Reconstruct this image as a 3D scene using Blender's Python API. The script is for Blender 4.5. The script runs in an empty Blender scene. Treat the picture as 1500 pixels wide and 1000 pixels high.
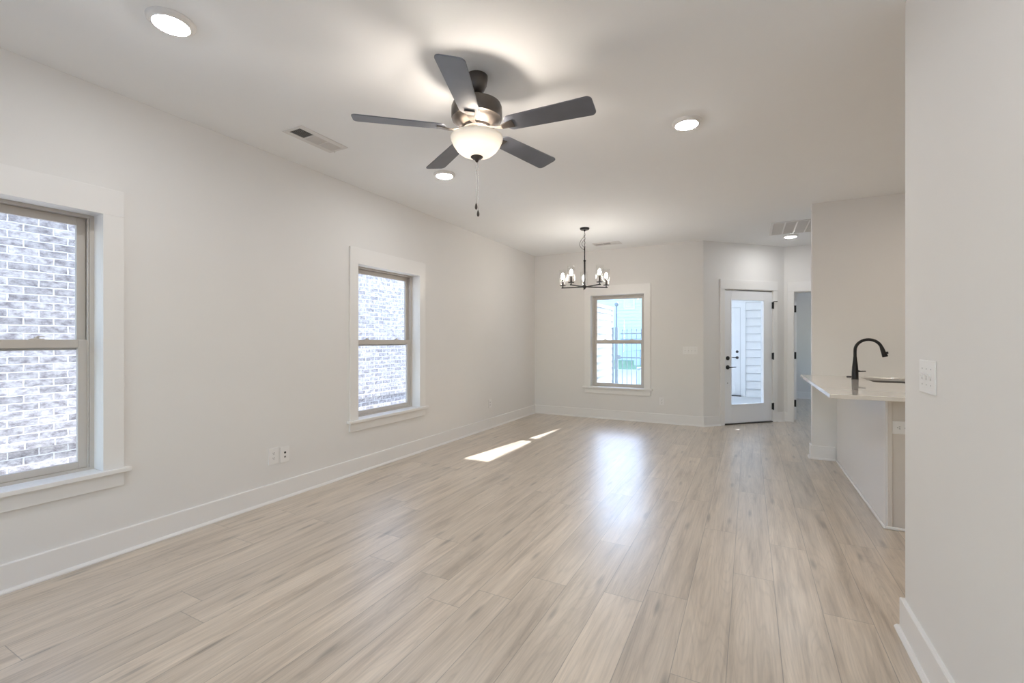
import bpy, bmesh, math, random
from mathutils import Vector, Matrix
random.seed(7)
PI = math.pi
S = bpy.context.scene
C = S.collection

# ------------------------------------------------------------------ camera
EYE = 1.2724
FOC = 667.0                       # focal length in pixels of the 1500 wide frame
YAW = math.radians(27.5528)
cam_d = bpy.data.cameras.new('camera')
cam = bpy.data.objects.new('camera', cam_d); C.objects.link(cam)
cam.location = (0, 0, EYE)
cam.rotation_euler = (PI/2, 0, YAW)
cam_d.sensor_width = 36.0
cam_d.lens = FOC*36.0/1500.0
cam_d.shift_y = -(500-498.2)/1500.0
cam_d.clip_start = 0.05
S.camera = cam

# ------------------------------------------------------------------ world, sun, exposure
SKY = 1.4
w = bpy.data.worlds.new('sky'); S.world = w; w.use_nodes = True
nt = w.node_tree
bg = nt.nodes['Background']
sky = nt.nodes.new('ShaderNodeTexSky')
sky.sky_type = 'NISHITA'; sky.sun_disc = False
sky.sun_elevation = math.radians(30); sky.sun_rotation = math.radians(8)
sky.air_density = 1.0; sky.dust_density = 0.4; sky.ozone_density = 1.0
nt.links.new(sky.outputs[0], bg.inputs[0]); bg.inputs[1].default_value = SKY
sl = bpy.data.lights.new('sun', 'SUN'); sl.energy = 22.0; sl.angle = math.radians(0.6); sl.color = (1, .99, .98)
so = bpy.data.objects.new('sun', sl); C.objects.link(so)
so.rotation_euler = Vector((-.245, -1.70, -1.0)).to_track_quat('-Z', 'Y').to_euler()
so.location = (0, 20, 12)
S.view_settings.view_transform = 'Standard'
S.view_settings.look = 'None'
S.view_settings.exposure = -0.02
S.view_settings.gamma = 1.0
S.view_settings.use_curve_mapping = False
LED = 160.0          # radiance of the recessed lamps
BOWL = 1.05
BULB = 170.0
cy = S.cycles
cy.use_denoising = True
cy.max_bounces = 14; cy.diffuse_bounces = 8; cy.glossy_bounces = 4
cy.transparent_max_bounces = 16; cy.transmission_bounces = 6
cy.sample_clamp_indirect = 6.0
cy.caustics_reflective = False; cy.caustics_refractive = False

H = 2.743

# ------------------------------------------------------------------ materials
def mat(name, col, rough=.5, metal=0.0, spec=.5, bump=None, var=0.0, vscale=3.0, emit=None, coat=0.0):
    m = bpy.data.materials.new(name); m.use_nodes = True
    t = m.node_tree; b = t.nodes['Principled BSDF']
    b.inputs['Base Color'].default_value = (*col, 1)
    b.inputs['Roughness'].default_value = rough
    b.inputs['Metallic'].default_value = metal
    b.inputs['Specular IOR Level'].default_value = spec
    b.inputs['Coat Weight'].default_value = coat
    tc = t.nodes.new('ShaderNodeTexCoord')
    n = t.nodes.new('ShaderNodeTexNoise'); n.inputs['Scale'].default_value = vscale; n.inputs['Detail'].default_value = 4
    t.links.new(tc.outputs['Object'], n.inputs['Vector'])
    mx = t.nodes.new('ShaderNodeMix'); mx.data_type = 'RGBA'
    mx.inputs[6].default_value = (*[c*(1-var) for c in col], 1)
    mx.inputs[7].default_value = (*[min(1, c*(1+var)) for c in col], 1)
    t.links.new(n.outputs['Fac'], mx.inputs[0]); t.links.new(mx.outputs[2], b.inputs['Base Color'])
    if bump:
        n2 = t.nodes.new('ShaderNodeTexNoise'); n2.inputs['Scale'].default_value = bump[0]; n2.inputs['Detail'].default_value = 3
        t.links.new(tc.outputs['Object'], n2.inputs['Vector'])
        bp = t.nodes.new('ShaderNodeBump'); bp.inputs['Strength'].default_value = bump[1]; bp.inputs['Distance'].default_value = .002
        t.links.new(n2.outputs['Fac'], bp.inputs['Height']); t.links.new(bp.outputs['Normal'], b.inputs['Normal'])
    if emit:
        b.inputs['Emission Color'].default_value = (*emit[0], 1); b.inputs['Emission Strength'].default_value = emit[1]
    return m

def glass(name, tint=(1, 1, 1), k=1.0, rough=0.0):
    m = bpy.data.materials.new(name); m.use_nodes = True
    t = m.node_tree; t.nodes.clear()
    o = t.nodes.new('ShaderNodeOutputMaterial')
    a = t.nodes.new('ShaderNodeBsdfTransparent'); a.inputs[0].default_value = (*tint, 1)
    g = t.nodes.new('ShaderNodeBsdfGlossy'); g.inputs['Roughness'].default_value = rough
    f = t.nodes.new('ShaderNodeFresnel')
    ge = t.nodes.new('ShaderNodeNewGeometry'); mr = t.nodes.new('ShaderNodeMapRange')   # same reflectance from both sides
    mr.inputs[3].default_value = 1.45; mr.inputs[4].default_value = 1/1.45
    t.links.new(ge.outputs['Backfacing'], mr.inputs[0]); t.links.new(mr.outputs[0], f.inputs[0])
    mm = t.nodes.new('ShaderNodeMath'); mm.operation = 'MULTIPLY'; mm.inputs[1].default_value = k
    x = t.nodes.new('ShaderNodeMixShader')
    t.links.new(f.outputs[0], mm.inputs[0]); t.links.new(mm.outputs[0], x.inputs[0])
    t.links.new(a.outputs[0], x.inputs[1]); t.links.new(g.outputs[0], x.inputs[2]); t.links.new(x.outputs[0], o.inputs[0])
    return m

WALL = mat('wall_paint', (.782, .770, .752), .6, spec=.3, bump=(350, .08), var=.012)
CEIL = mat('ceiling_paint', (.91, .925, .935), .8, spec=.2, bump=(250, .08), var=.012)
TRIM = mat('trim_paint', (.825, .815, .80), .32, spec=.5, var=.006)
VINYL = mat('clay_vinyl', (.56, .52, .475), .4, var=.02)
DOORW = mat('door_paint', (.83, .845, .87), .3, var=.005)
PLATE = mat('plate_plastic', (.84, .83, .82), .3, var=.004)
SLOT = mat('slot_dark', (.03, .03, .03), .6)
HOLE = mat('duct_dark', (.05, .05, .05), .8)
GRILLE = mat('grille_white', (.74, .73, .72), .45, var=.01)
BRONZE = mat('dark_bronze', (.10, .088, .08), .36, metal=.75, var=.1, vscale=40)
BLADE = mat('blade_laminate', (.115, .125, .155), .42, spec=.9, var=.18, vscale=12)
BLACK = mat('black_iron', (.02, .019, .02), .38, metal=.4, var=.1)
HINGE = mat('hinge_black', (.03, .03, .032), .4, metal=.5)
STEEL = mat('steel', (.55, .54, .52), .25, metal=1.0, var=.03)
SINKM = mat('sink_steel', (.22, .20, .185), .55, metal=.4)
QUARTZ = mat('quartz', (.80, .76, .71), .06, spec=.6, var=.008, vscale=6, coat=.3)
CAB = mat('cabinet_paint', (.78, .765, .76), .22, spec=.6, var=.006)
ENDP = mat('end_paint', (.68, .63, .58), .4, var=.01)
FABRIC_BACK = mat('sheath', (.6, .6, .58), .7)
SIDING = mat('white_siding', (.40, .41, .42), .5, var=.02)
PORCHW = mat('porch_siding', (.74, .755, .76), .5, var=.02)
BLUESID = mat('blue_siding', (.36, .46, .52), .6, var=.02)
CONC = mat('concrete', (.60, .59, .57), .75, bump=(40, .3), var=.07, vscale=5)
GRASS = mat('lawn', (.24, .34, .19), .9, bump=(60, 1), var=.3, vscale=20)
ROOF = mat('roof', (.16, .15, .15), .8, var=.1)
PANE_W = glass('window_glass', (.97, .985, 1), 1.0)
SHADE_G = glass('shade_glass', (.985, .985, .985), .8, .02)
LENS = mat('led_lens', (.9, .9, .9), .4, emit=((1, 1, 1), LED))
KLENS = mat('kitchen_led_lens', (.9, .88, .84), .4, emit=((1, .90, .79), LED*.9))
BOWLM = mat('frosted_bowl', (.85, .8, .72), .3, emit=((1, .86, .68), BOWL))
BULBM = mat('lit_bulb', (.9, .85, .8), .3, emit=((1, .92, .82), BULB))
CANDLE = mat('candle_sleeve', (.07, .06, .055), .4, metal=.5)

# the frosted bowl is brightest where the lamps sit behind it
def bowl_emission():
    t = BOWLM.node_tree; b = t.nodes['Principled BSDF']
    tc = t.nodes.new('ShaderNodeTexCoord'); s = t.nodes.new('ShaderNodeSeparateXYZ')
    t.links.new(tc.outputs['Object'], s.inputs[0])
    mr = t.nodes.new('ShaderNodeMapRange'); mr.inputs[1].default_value = 2.405; mr.inputs[2].default_value = 2.335
    mr.inputs[3].default_value = BOWL*.12; mr.inputs[4].default_value = BOWL
    t.links.new(s.outputs[2], mr.inputs[0]); t.links.new(mr.outputs[0], b.inputs['Emission Strength'])
bowl_emission()

def brick_mat():
    m = bpy.data.materials.new('whitewashed_brick'); m.use_nodes = True
    t = m.node_tree; b = t.nodes['Principled BSDF']; L = t.links.new
    tc = t.nodes.new('ShaderNodeTexCoord'); s = t.nodes.new('ShaderNodeSeparateXYZ'); c = t.nodes.new('ShaderNodeCombineXYZ')
    L(tc.outputs['Object'], s.inputs[0]); L(s.outputs[1], c.inputs[0]); L(s.outputs[2], c.inputs[1])
    wn = t.nodes.new('ShaderNodeTexNoise'); wn.inputs['Scale'].default_value = 18
    L(c.outputs[0], wn.inputs['Vector'])
    wm = t.nodes.new('ShaderNodeVectorMath'); wm.operation = 'SCALE'; wm.inputs[3].default_value = .014
    L(wn.outputs['Color'], wm.inputs[0])
    wa = t.nodes.new('ShaderNodeVectorMath'); wa.operation = 'ADD'; L(c.outputs[0], wa.inputs[0]); L(wm.outputs[0], wa.inputs[1])
    br = t.nodes.new('ShaderNodeTexBrick')
    br.inputs['Scale'].default_value = 1; br.inputs['Brick Width'].default_value = .215; br.inputs['Row Height'].default_value = .075
    br.inputs['Mortar Size'].default_value = .0075; br.inputs['Mortar Smooth'].default_value = .3; br.inputs['Bias'].default_value = 0
    br.inputs['Color1'].default_value = (.34, .33, .34, 1); br.inputs['Color2'].default_value = (.52, .505, .515, 1)
    br.inputs['Mortar'].default_value = (.60, .60, .62, 1)
    L(wa.outputs[0], br.inputs['Vector'])
    n = t.nodes.new('ShaderNodeTexNoise'); n.inputs['Scale'].default_value = 14; n.inputs['Detail'].default_value = 6; n.inputs['Roughness'].default_value = .7
    mp = t.nodes.new('ShaderNodeMapping'); mp.inputs['Scale'].default_value = (.9, 1.3, 1); L(c.outputs[0], mp.inputs[0]); L(mp.outputs[0], n.inputs['Vector'])
    r = t.nodes.new('ShaderNodeValToRGB'); r.color_ramp.elements[0].position = .36; r.color_ramp.elements[0].color = (.38, .36, .38, 1)
    r.color_ramp.elements[1].position = .62; r.color_ramp.elements[1].color = (1.1, 1.1, 1.1, 1)
    L(n.outputs['Fac'], r.inputs[0])
    mx = t.nodes.new('ShaderNodeMix'); mx.data_type = 'RGBA'; mx.blend_type = 'MULTIPLY'; mx.inputs[0].default_value = 1
    L(br.outputs['Color'], mx.inputs[6]); L(r.outputs[0], mx.inputs[7])
    m2 = t.nodes.new('ShaderNodeMix'); m2.data_type = 'RGBA'; L(br.outputs['Fac'], m2.inputs[0]); L(mx.outputs[2], m2.inputs[6]); m2.inputs[7].default_value = (.60, .60, .62, 1)
    L(m2.outputs[2], b.inputs['Base Color']); b.inputs['Roughness'].default_value = .85
    bp = t.nodes.new('ShaderNodeBump'); bp.inputs['Distance'].default_value = .035; bp.invert = True
    L(br.outputs['Fac'], bp.inputs['Height']); L(bp.outputs[0], b.inputs['Normal'])
    return m
BRICK = brick_mat()

PLANK_W = .191
def floor_mat():
    m = bpy.data.materials.new('oak_planks'); m.use_nodes = True
    t = m.node_tree; b = t.nodes['Principled BSDF']; L = t.links.new; N = t.nodes.new
    def math_(op, a, b_=None, c_=None):
        n = N('ShaderNodeMath'); n.operation = op
        for i, v in enumerate((a, b_, c_)):
            if v is None: continue
            if isinstance(v, (int, float)): n.inputs[i].default_value = v
            else: L(v, n.inputs[i])
        return n.outputs[0]
    tc = N('ShaderNodeTexCoord'); s = N('ShaderNodeSeparateXYZ'); L(tc.outputs['Object'], s.inputs[0])
    x = math_('DIVIDE', math_('ADD', s.outputs[0], .2696+PLANK_W*40), PLANK_W)
    row = math_('FLOOR', x); fx = math_('FRACT', x)
    wn = N('ShaderNodeTexWhiteNoise'); wn.noise_dimensions = '1D'; L(row, wn.inputs['W'])
    LEN = 1.52
    y = math_('ADD', math_('DIVIDE', math_('ADD', s.outputs[1], 30), LEN), math_('MULTIPLY', wn.outputs['Value'], 7.3))
    col = math_('FLOOR', y); fy = math_('FRACT', y)
    cid = N('ShaderNodeCombineXYZ'); L(row, cid.inputs[0]); L(col, cid.inputs[1])
    pn = N('ShaderNodeTexWhiteNoise'); pn.noise_dimensions = '3D'; L(cid.outputs[0], pn.inputs['Vector'])
    # grain coordinates, shifted for each plank
    g = N('ShaderNodeCombineXYZ')
    L(math_('ADD', s.outputs[0], math_('MULTIPLY', pn.outputs['Value'], 37)), g.inputs[0])
    L(math_('ADD', math_('MULTIPLY', s.outputs[1], .075), math_('MULTIPLY', pn.outputs['Value'], 11)), g.inputs[1])
    n1 = N('ShaderNodeTexNoise'); n1.inputs['Scale'].default_value = 17; n1.inputs['Detail'].default_value = 7; n1.inputs['Roughness'].default_value = .62; n1.inputs['Distortion'].default_value = .25
    L(g.outputs[0], n1.inputs['Vector'])
    # fine streaks
    g2 = N('ShaderNodeCombineXYZ'); L(math_('MULTIPLY', s.outputs[0], 1), g2.inputs[0]); L(math_('MULTIPLY', s.outputs[1], .03), g2.inputs[1]); L(pn.outputs['Value'], g2.inputs[2])
    n2 = N('ShaderNodeTexNoise'); n2.inputs['Scale'].default_value = 110; n2.inputs['Detail'].default_value = 3
    L(g2.outputs[0], n2.inputs['Vector'])
    # cathedral figure
    g3 = N('ShaderNodeCombineXYZ'); L(math_('ADD', s.outputs[0], math_('MULTIPLY', pn.outputs['Value'], 5)), g3.inputs[0]); L(math_('MULTIPLY', s.outputs[1], .09), g3.inputs[1]); L(math_('MULTIPLY', pn.outputs['Value'], 9), g3.inputs[2])
    n3 = N('ShaderNodeTexNoise'); n3.inputs['Scale'].default_value = 6; n3.inputs['Detail'].default_value = 1.5
    L(g3.outputs[0], n3.inputs['Vector'])
    rings = math_('MINIMUM', math_('MULTIPLY', math_('ABSOLUTE', math_('SUBTRACT', math_('FRACT', math_('MULTIPLY', n3.outputs['Fac'], 30)), .5)), 5), 1)
    # knots
    g4 = N('ShaderNodeCombineXYZ'); L(s.outputs[0], g4.inputs[0]); L(math_('MULTIPLY', s.outputs[1], .2), g4.inputs[1])
    vo = N('ShaderNodeTexVoronoi'); vo.voronoi_dimensions = '2D'; vo.inputs['Scale'].default_value = 7; L(g4.outputs[0], vo.inputs['Vector'])
    kc = N('ShaderNodeSeparateColor'); L(vo.outputs['Color'], kc.inputs[0])
    kn = N('ShaderNodeMapRange'); kn.inputs[1].default_value = .03; kn.inputs[2].default_value = .13; kn.inputs[3].default_value = .58; kn.inputs[4].default_value = 1.0
    L(math_('ADD', math_('ADD', vo.outputs['Distance'], math_('MULTIPLY', math_('GREATER_THAN', kc.outputs[0], .35), 1)), math_('MULTIPLY', math_('SUBTRACT', n1.outputs['Fac'], .5), .15)), kn.inputs[0])
    r = N('ShaderNodeValToRGB'); e = r.color_ramp.elements
    e[0].position = .30; e[0].color = (.33, .262, .196, 1)
    e[1].position = .66; e[1].color = (.64, .545, .44, 1)
    q = r.color_ramp.elements.new(.46); q.color = (.52, .433, .34, 1)
    L(n1.outputs['Fac'], r.inputs[0])
    def mul(c1, val):
        n = N('ShaderNodeVectorMath'); n.operation = 'SCALE'; L(c1, n.inputs[0]); L(val, n.inputs[3]); return n.outputs[0]
    c0 = r.outputs[0]
    c0 = mul(c0, math_('ADD', math_('MULTIPLY', pn.outputs['Value'], .20), .91))
    c0 = mul(c0, math_('ADD', math_('MULTIPLY', n2.outputs['Fac'], .50), .75))
    c0 = mul(c0, math_('ADD', math_('MULTIPLY', rings, .11), .90))
    c0 = mul(c0, kn.outputs[0])
    # seams
    ex = math_('MULTIPLY', math_('MINIMUM', fx, math_('SUBTRACT', 1, fx)), PLANK_W)
    ey = math_('MULTIPLY', math_('MINIMUM', fy, math_('SUBTRACT', 1, fy)), LEN)
    ed = math_('MINIMUM', ex, ey)
    sm = N('ShaderNodeMapRange'); sm.inputs[1].default_value = .0005; sm.inputs[2].default_value = .0022; sm.inputs[3].default_value = .45; sm.inputs[4].default_value = 1
    L(ed, sm.inputs[0])
    c0 = mul(c0, sm.outputs[0])
    L(c0, b.inputs['Base Color'])
    L(math_('ADD', math_('MULTIPLY', n1.outputs['Fac'], .16), .25), b.inputs['Roughness'])
    b.inputs['Specular IOR Level'].default_value = .8; b.inputs['Coat Weight'].default_value = 1.0; b.inputs['Coat Roughness'].default_value = .33; b.inputs['Coat IOR'].default_value = 1.8
    sn = N('ShaderNodeTexNoise'); sn.inputs['Scale'].default_value = 1.6; sn.inputs['Detail'].default_value = 5; sn.inputs['Distortion'].default_value = 2.2; L(tc.outputs['Object'], sn.inputs['Vector'])
    L(math_('ADD', math_('MULTIPLY', sn.outputs['Fac'], .26), .22), b.inputs['Coat Roughness'])
    bp = N('ShaderNodeBump'); bp.inputs['Distance'].default_value = .0012; bp.inputs['Strength'].default_value = .5
    L(math_('ADD', math_('MULTIPLY', n2.outputs['Fac'], .25), sm.outputs[0]), bp.inputs['Height']); L(bp.outputs[0], b.inputs['Normal'])
    return m
FLOORM = floor_mat()

# ------------------------------------------------------------------ mesh helpers
def box(bm, x0, x1, y0, y1, z0, z1, M=None):
    v = [Vector((x, y, z)) for z in (z0, z1) for x, y in ((x0, y0), (x1, y0), (x1, y1), (x0, y1))]
    if M is not None: v = [M @ p for p in v]
    v = [bm.verts.new(p) for p in v]
    for f in ((0, 3, 2, 1), (4, 5, 6, 7), (0, 1, 5, 4), (1, 2, 6, 5), (2, 3, 7, 6), (3, 0, 4, 7)):
        bm.faces.new([v[i] for i in f])

def prism(bm, pts, z0, z1, M=None):
    a = [Vector((x, y, z0)) for x, y in pts]; b = [Vector((x, y, z1)) for x, y in pts]
    if M is not None: a = [M @ p for p in a]; b = [M @ p for p in b]
    a = [bm.verts.new(p) for p in a]; b = [bm.verts.new(p) for p in b]; n = len(pts)
    bm.faces.new(a[::-1]); bm.faces.new(b)
    for i in range(n): bm.faces.new((a[i], a[(i+1) % n], b[(i+1) % n], b[i]))

def lathe(bm, prof, n=40, M=None, closed=False):
    rings = []
    for r, z in prof:
        if r < 1e-6:
            p = Vector((0, 0, z)); rings.append([bm.verts.new(M @ p if M else p)])
        else:
            ring = []
            for i in range(n):
                p = Vector((r*math.cos(2*PI*i/n), r*math.sin(2*PI*i/n), z)); ring.append(bm.verts.new(M @ p if M else p))
            rings.append(ring)
    seq = list(zip(rings, rings[1:])) + ([(rings[-1], rings[0])] if closed else [])
    for a, b in seq:
        for i in range(n):
            j = (i+1) % n
            if len(a) == 1 and len(b) == 1: continue
            if len(a) == 1: bm.faces.new((a[0], b[i], b[j]))
            elif len(b) == 1: bm.faces.new((a[i], a[j], b[0]))
            else: bm.faces.new((a[i], a[j], b[j], b[i]))

def tube(bm, pts, rad, n=10, cap=True, loop=False):
    pts = [Vector(p) for p in pts]; m = len(pts)
    rs = rad if isinstance(rad, (list, tuple)) else [rad]*m
    rings = []; up = None
    for i, p in enumerate(pts):
        if loop: d = pts[(i+1) % m]-pts[i-1]
        else: d = pts[min(i+1, m-1)]-pts[max(i-1, 0)]
        d.normalize()
        if up is None: up = Vector((0, 0, 1)) if abs(d.z) < .9 else Vector((1, 0, 0))
        a = d.cross(up).normalized(); b = a.cross(d).normalized(); up = b
        rings.append([bm.verts.new(p+rs[i]*(math.cos(2*PI*k/n)*a+math.sin(2*PI*k/n)*b)) for k in range(n)])
    pr = list(zip(rings, rings[1:])) + ([(rings[-1], rings[0])] if loop else [])
    for a, b in pr:
        for k in range(n): bm.faces.new((a[k], a[(k+1) % n], b[(k+1) % n], b[k]))
    if cap and not loop:
        bm.faces.new(rings[0][::-1]); bm.faces.new(rings[-1])

def ring(bm, c, R, r, M=None, n=40, k=8):
    prof = [(R+r*math.cos(2*PI*i/k), r*math.sin(2*PI*i/k)) for i in range(k)]
    T = Matrix.Translation(c) if M is None else M
    lathe(bm, prof, n, T, closed=True)

def obj(name, fn, m, parent=None, bevel=0, smooth=False, seg=2):
    bm = bmesh.new(); fn(bm)
    bmesh.ops.recalc_face_normals(bm, faces=bm.faces)
    me = bpy.data.meshes.new(name); bm.to_mesh(me); bm.free()
    me.materials.append(m)
    if smooth:
        me.shade_smooth(); me.set_sharp_from_angle(angle=math.radians(38))
    o = bpy.data.objects.new(name, me); C.objects.link(o)
    if parent: o.parent = parent
    if bevel:
        md = o.modifiers.new('bevel', 'BEVEL'); md.width = bevel; md.segments = seg; md.limit_method = 'ANGLE'
        md.harden_normals = False
    return o

def tag(o, label, cat, group=None, kind=None):
    o['label'] = label; o['category'] = cat
    if group: o['group'] = group
    if kind: o['kind'] = kind
    return o
def thing(name, label, cat, loc=(0, 0, 0), rz=0, group=None, kind=None):
    o = bpy.data.objects.new(name, None); C.objects.link(o); o.empty_display_size = .1
    o.location = loc; o.rotation_euler = (0, 0, rz)
    return tag(o, label, cat, group, kind)
def copy_tree(o, parent=None):
    c = o.copy(); C.objects.link(c)
    if parent: c.parent = parent
    for ch in list(o.children): copy_tree(ch, c)
    return c
def frame(bm, x0, x1, z0, z1, y0, y1, wl, wr, wb, wt):
    "rectangular frame in the local xz plane"
    box(bm, x0, x0+wl, y0, y1, z0, z1); box(bm, x1-wr, x1, y0, y1, z0, z1)
    box(bm, x0+wl, x1-wr, y0, y1, z0, z0+wb); box(bm, x0+wl, x1-wr, y0, y1, z1-wt, z1)

# ------------------------------------------------------------------ the shell
XL, YB, XR, YEND = -3.338, 7.26, .601, 2.55
YS, XS = 5.84, .598           # kitchen wall face and its end
PA, PB = (-.603, YB), (.482, YB+1.085)
Y2 = PB[1]
YR = -2.7                     # wall behind the camera
T = .15
poly = [(XL-T, YR-T), (3.85, YR-T), (3.85, 11.9), (.5, 11.9), (.5, Y2+T), (.42, Y2+T), (-.665, YB+T), (XL-T, YB+T)]
tag(obj('floor', lambda b: prism(b, poly, -.12, 0), FLOORM), 'light greige oak plank floor running the length of the room', 'floor', kind='structure')
tag(obj('ceiling', lambda b: prism(b, poly, H, H+.12), CEIL), 'smooth flat white ceiling over the whole room', 'ceiling', kind='structure')

def wall(name, a, b, label, openings=(), t=T, ma=0.0, mb=0.0, m=WALL, z1=H):
    "a->b is the room face, outward to the left of a->b; openings (u0,u1,z0,z1)"
    a = Vector(a); b = Vector(b); Ln = (b-a).length; d = (b-a)/Ln; n = Vector((-d.y, d.x))
    def P(u, w):
        s = ma if u == 0 else (mb if u == Ln else 0)
        q = a+d*u+n*w+(d*s if w else Vector((0, 0))); return (q.x, q.y)
    def fn(bm):
        us = sorted({0, Ln, *[o[0] for o in openings], *[o[1] for o in openings]})
        for u0, u1 in zip(us, us[1:]):
            op = [o for o in openings if o[0] <= u0+1e-6 and o[1] >= u1-1e-6]
            zs = [(0, z1)] if not op else [(0, op[0][2]), (op[0][3], z1)]
            for q0, q1 in zs:
                if q1-q0 > 1e-4: prism(bm, [P(u0, 0), P(u1, 0), P(u1, t), P(u0, t)], q0, q1)
    return tag(obj(name, fn, m), label, 'wall', kind='structure')

W1 = (.325, 1.243); W2 = (3.185, 4.103); W3 = (-2.323, -1.46)
WZ0, WZ1 = .49, 2.02
J = .015
wall('wall_left', (XL, YR-T), (XL, YB+T), 'long off-white wall on the left with two windows',
     [(W[0]-J-YR+T, W[1]+J-YR+T, WZ0, WZ1) for W in (W1, W2)])
wall('wall_back', (XL, YB), PA, 'off-white far wall with the window behind the chandelier',
     [(W3[0]-J-XL, W3[1]+J-XL, WZ0, WZ1)], mb=-.062)
DU0, DU1 = .355, 1.315
wall('wall_angled', PA, PB, 'angled off-white wall holding the glass door', [(DU0, DU1, 0, 2.05)], ma=-.062, mb=-.062)
O0, O1 = .600, 1.43
wall('wall_hall', PB, (2.3, Y2), 'short off-white wall with the open bedroom doorway', [(O0-PB[0], O1-PB[0], 0, 2.035)], ma=-.062)
wall('wall_kitchen', (XS, YS), (3.7, YS), 'beige-shaded off-white wall behind the kitchen faucet', t=.12)
def rw(b): box(b, XR, XR+.14, YR, YEND, 0, H)
tag(obj('wall_right', rw, WALL), 'off-white wall end filling the right edge of the view', 'wall', kind='structure')
wall('wall_rear', (3.7, YR), (XL, YR), 'off-white wall behind the viewer with two added windows',
     [(3.7-(-.25), 3.7-(-1.17), WZ0, WZ1), (3.7-(-1.75), 3.7-(-2.67), WZ0, WZ1)])
wall('wall_kitchen_right', (3.7, 11.9), (3.7, YR-T), 'off-white outer wall on the kitchen side', [(1.3, 2.6, .9, 2.1)])
wall('wall_kitchen_near', (3.7, 1.0), (XR+.14, 1.0), 'off-white wall closing the kitchen', t=.12)
wall('wall_hall_right', (2.3, Y2), (2.3, YS+.12), 'off-white wall at the end of the side hall', t=.12)
wall('wall_bedroom_left', (.62, Y2+T), (.62, 11.78), 'grey-lit wall in the room beyond the doorway', t=.12)
wall('wall_bedroom_back', (.62, 11.75), (3.7, 11.75), 'grey-lit far wall seen through the doorway', t=.13)

# baseboards with shoe mouldings
BH = .145
def baseboard(name, pts, label, skip_start=0, skip_end=0):
    "pts: room-face polyline, room on the right-hand side"
    def strip(th, h, chamf):
        def fn(bm):
            P = [Vector(p) for p in pts]; n = len(P); offs = []
            for i in range(n):
                ds = []
                if i > 0: ds.append((P[i]-P[i-1]).normalized())
                if i < n-1: ds.append((P[i+1]-P[i]).normalized())
                ns = [Vector((d.y, -d.x)) for d in ds]
                k = ns[0] if len(ns) == 1 else (ns[0]+ns[1])/(1+ns[0].dot(ns[1]))
                offs.append(k)
            prof = [(0, 0), (th, 0), (th, h-chamf), (th-chamf*.7, h), (0, h)]
            rs = [[bm.verts.new((P[i].x+offs[i].x*o, P[i].y+offs[i].y*o, z)) for o, z in prof] for i in range(n)]
            for a, b in zip(rs, rs[1:]):
                for k in range(len(prof)): bm.faces.new((a[k], a[(k+1) % 5], b[(k+1) % 5], b[k]))
            bm.faces.new(rs[0]); bm.faces.new(rs[-1][::-1])
        return fn
    o = tag(obj(name, strip(.016, BH, .004), TRIM), label, 'baseboard', kind='structure')
    obj('shoe_molding', strip(.032, .019, .012), TRIM, o)
    return o
CW = .1   # casing width
s2 = math.sqrt(.5)
def ang(u, w=0): return (PA[0]+s2*u-s2*w, PA[1]+s2*u+s2*w)
baseboard('baseboard_left', [(XL, YR), (XL, YB), PA, ang(DU0+.015-CW+.02)], 'tall white baseboard along the left wall and far wall')
baseboard('baseboard_angled', [ang(DU1+.065), PB, (O0-.075, Y2)], 'short white baseboard between the glass door and the doorway')
baseboard('baseboard_kitchen', [(XS, YS+.12), (XS, YS), (.80, YS)], 'white baseboard on the wall end left of the peninsula')
baseboard('baseboard_right', [(XR+.14, YEND), (XR, YEND), (XR, YR)][::-1] if False else [(XR+.14, YEND), (XR, YEND), (XR, YR)][::1] , 'white baseboard running along the right wall')
baseboard('baseboard_bedroom', [(.62, Y2+T), (.62, 11.75), (3.7, 11.75)], 'white baseboard in the room beyond the doorway')

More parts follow.
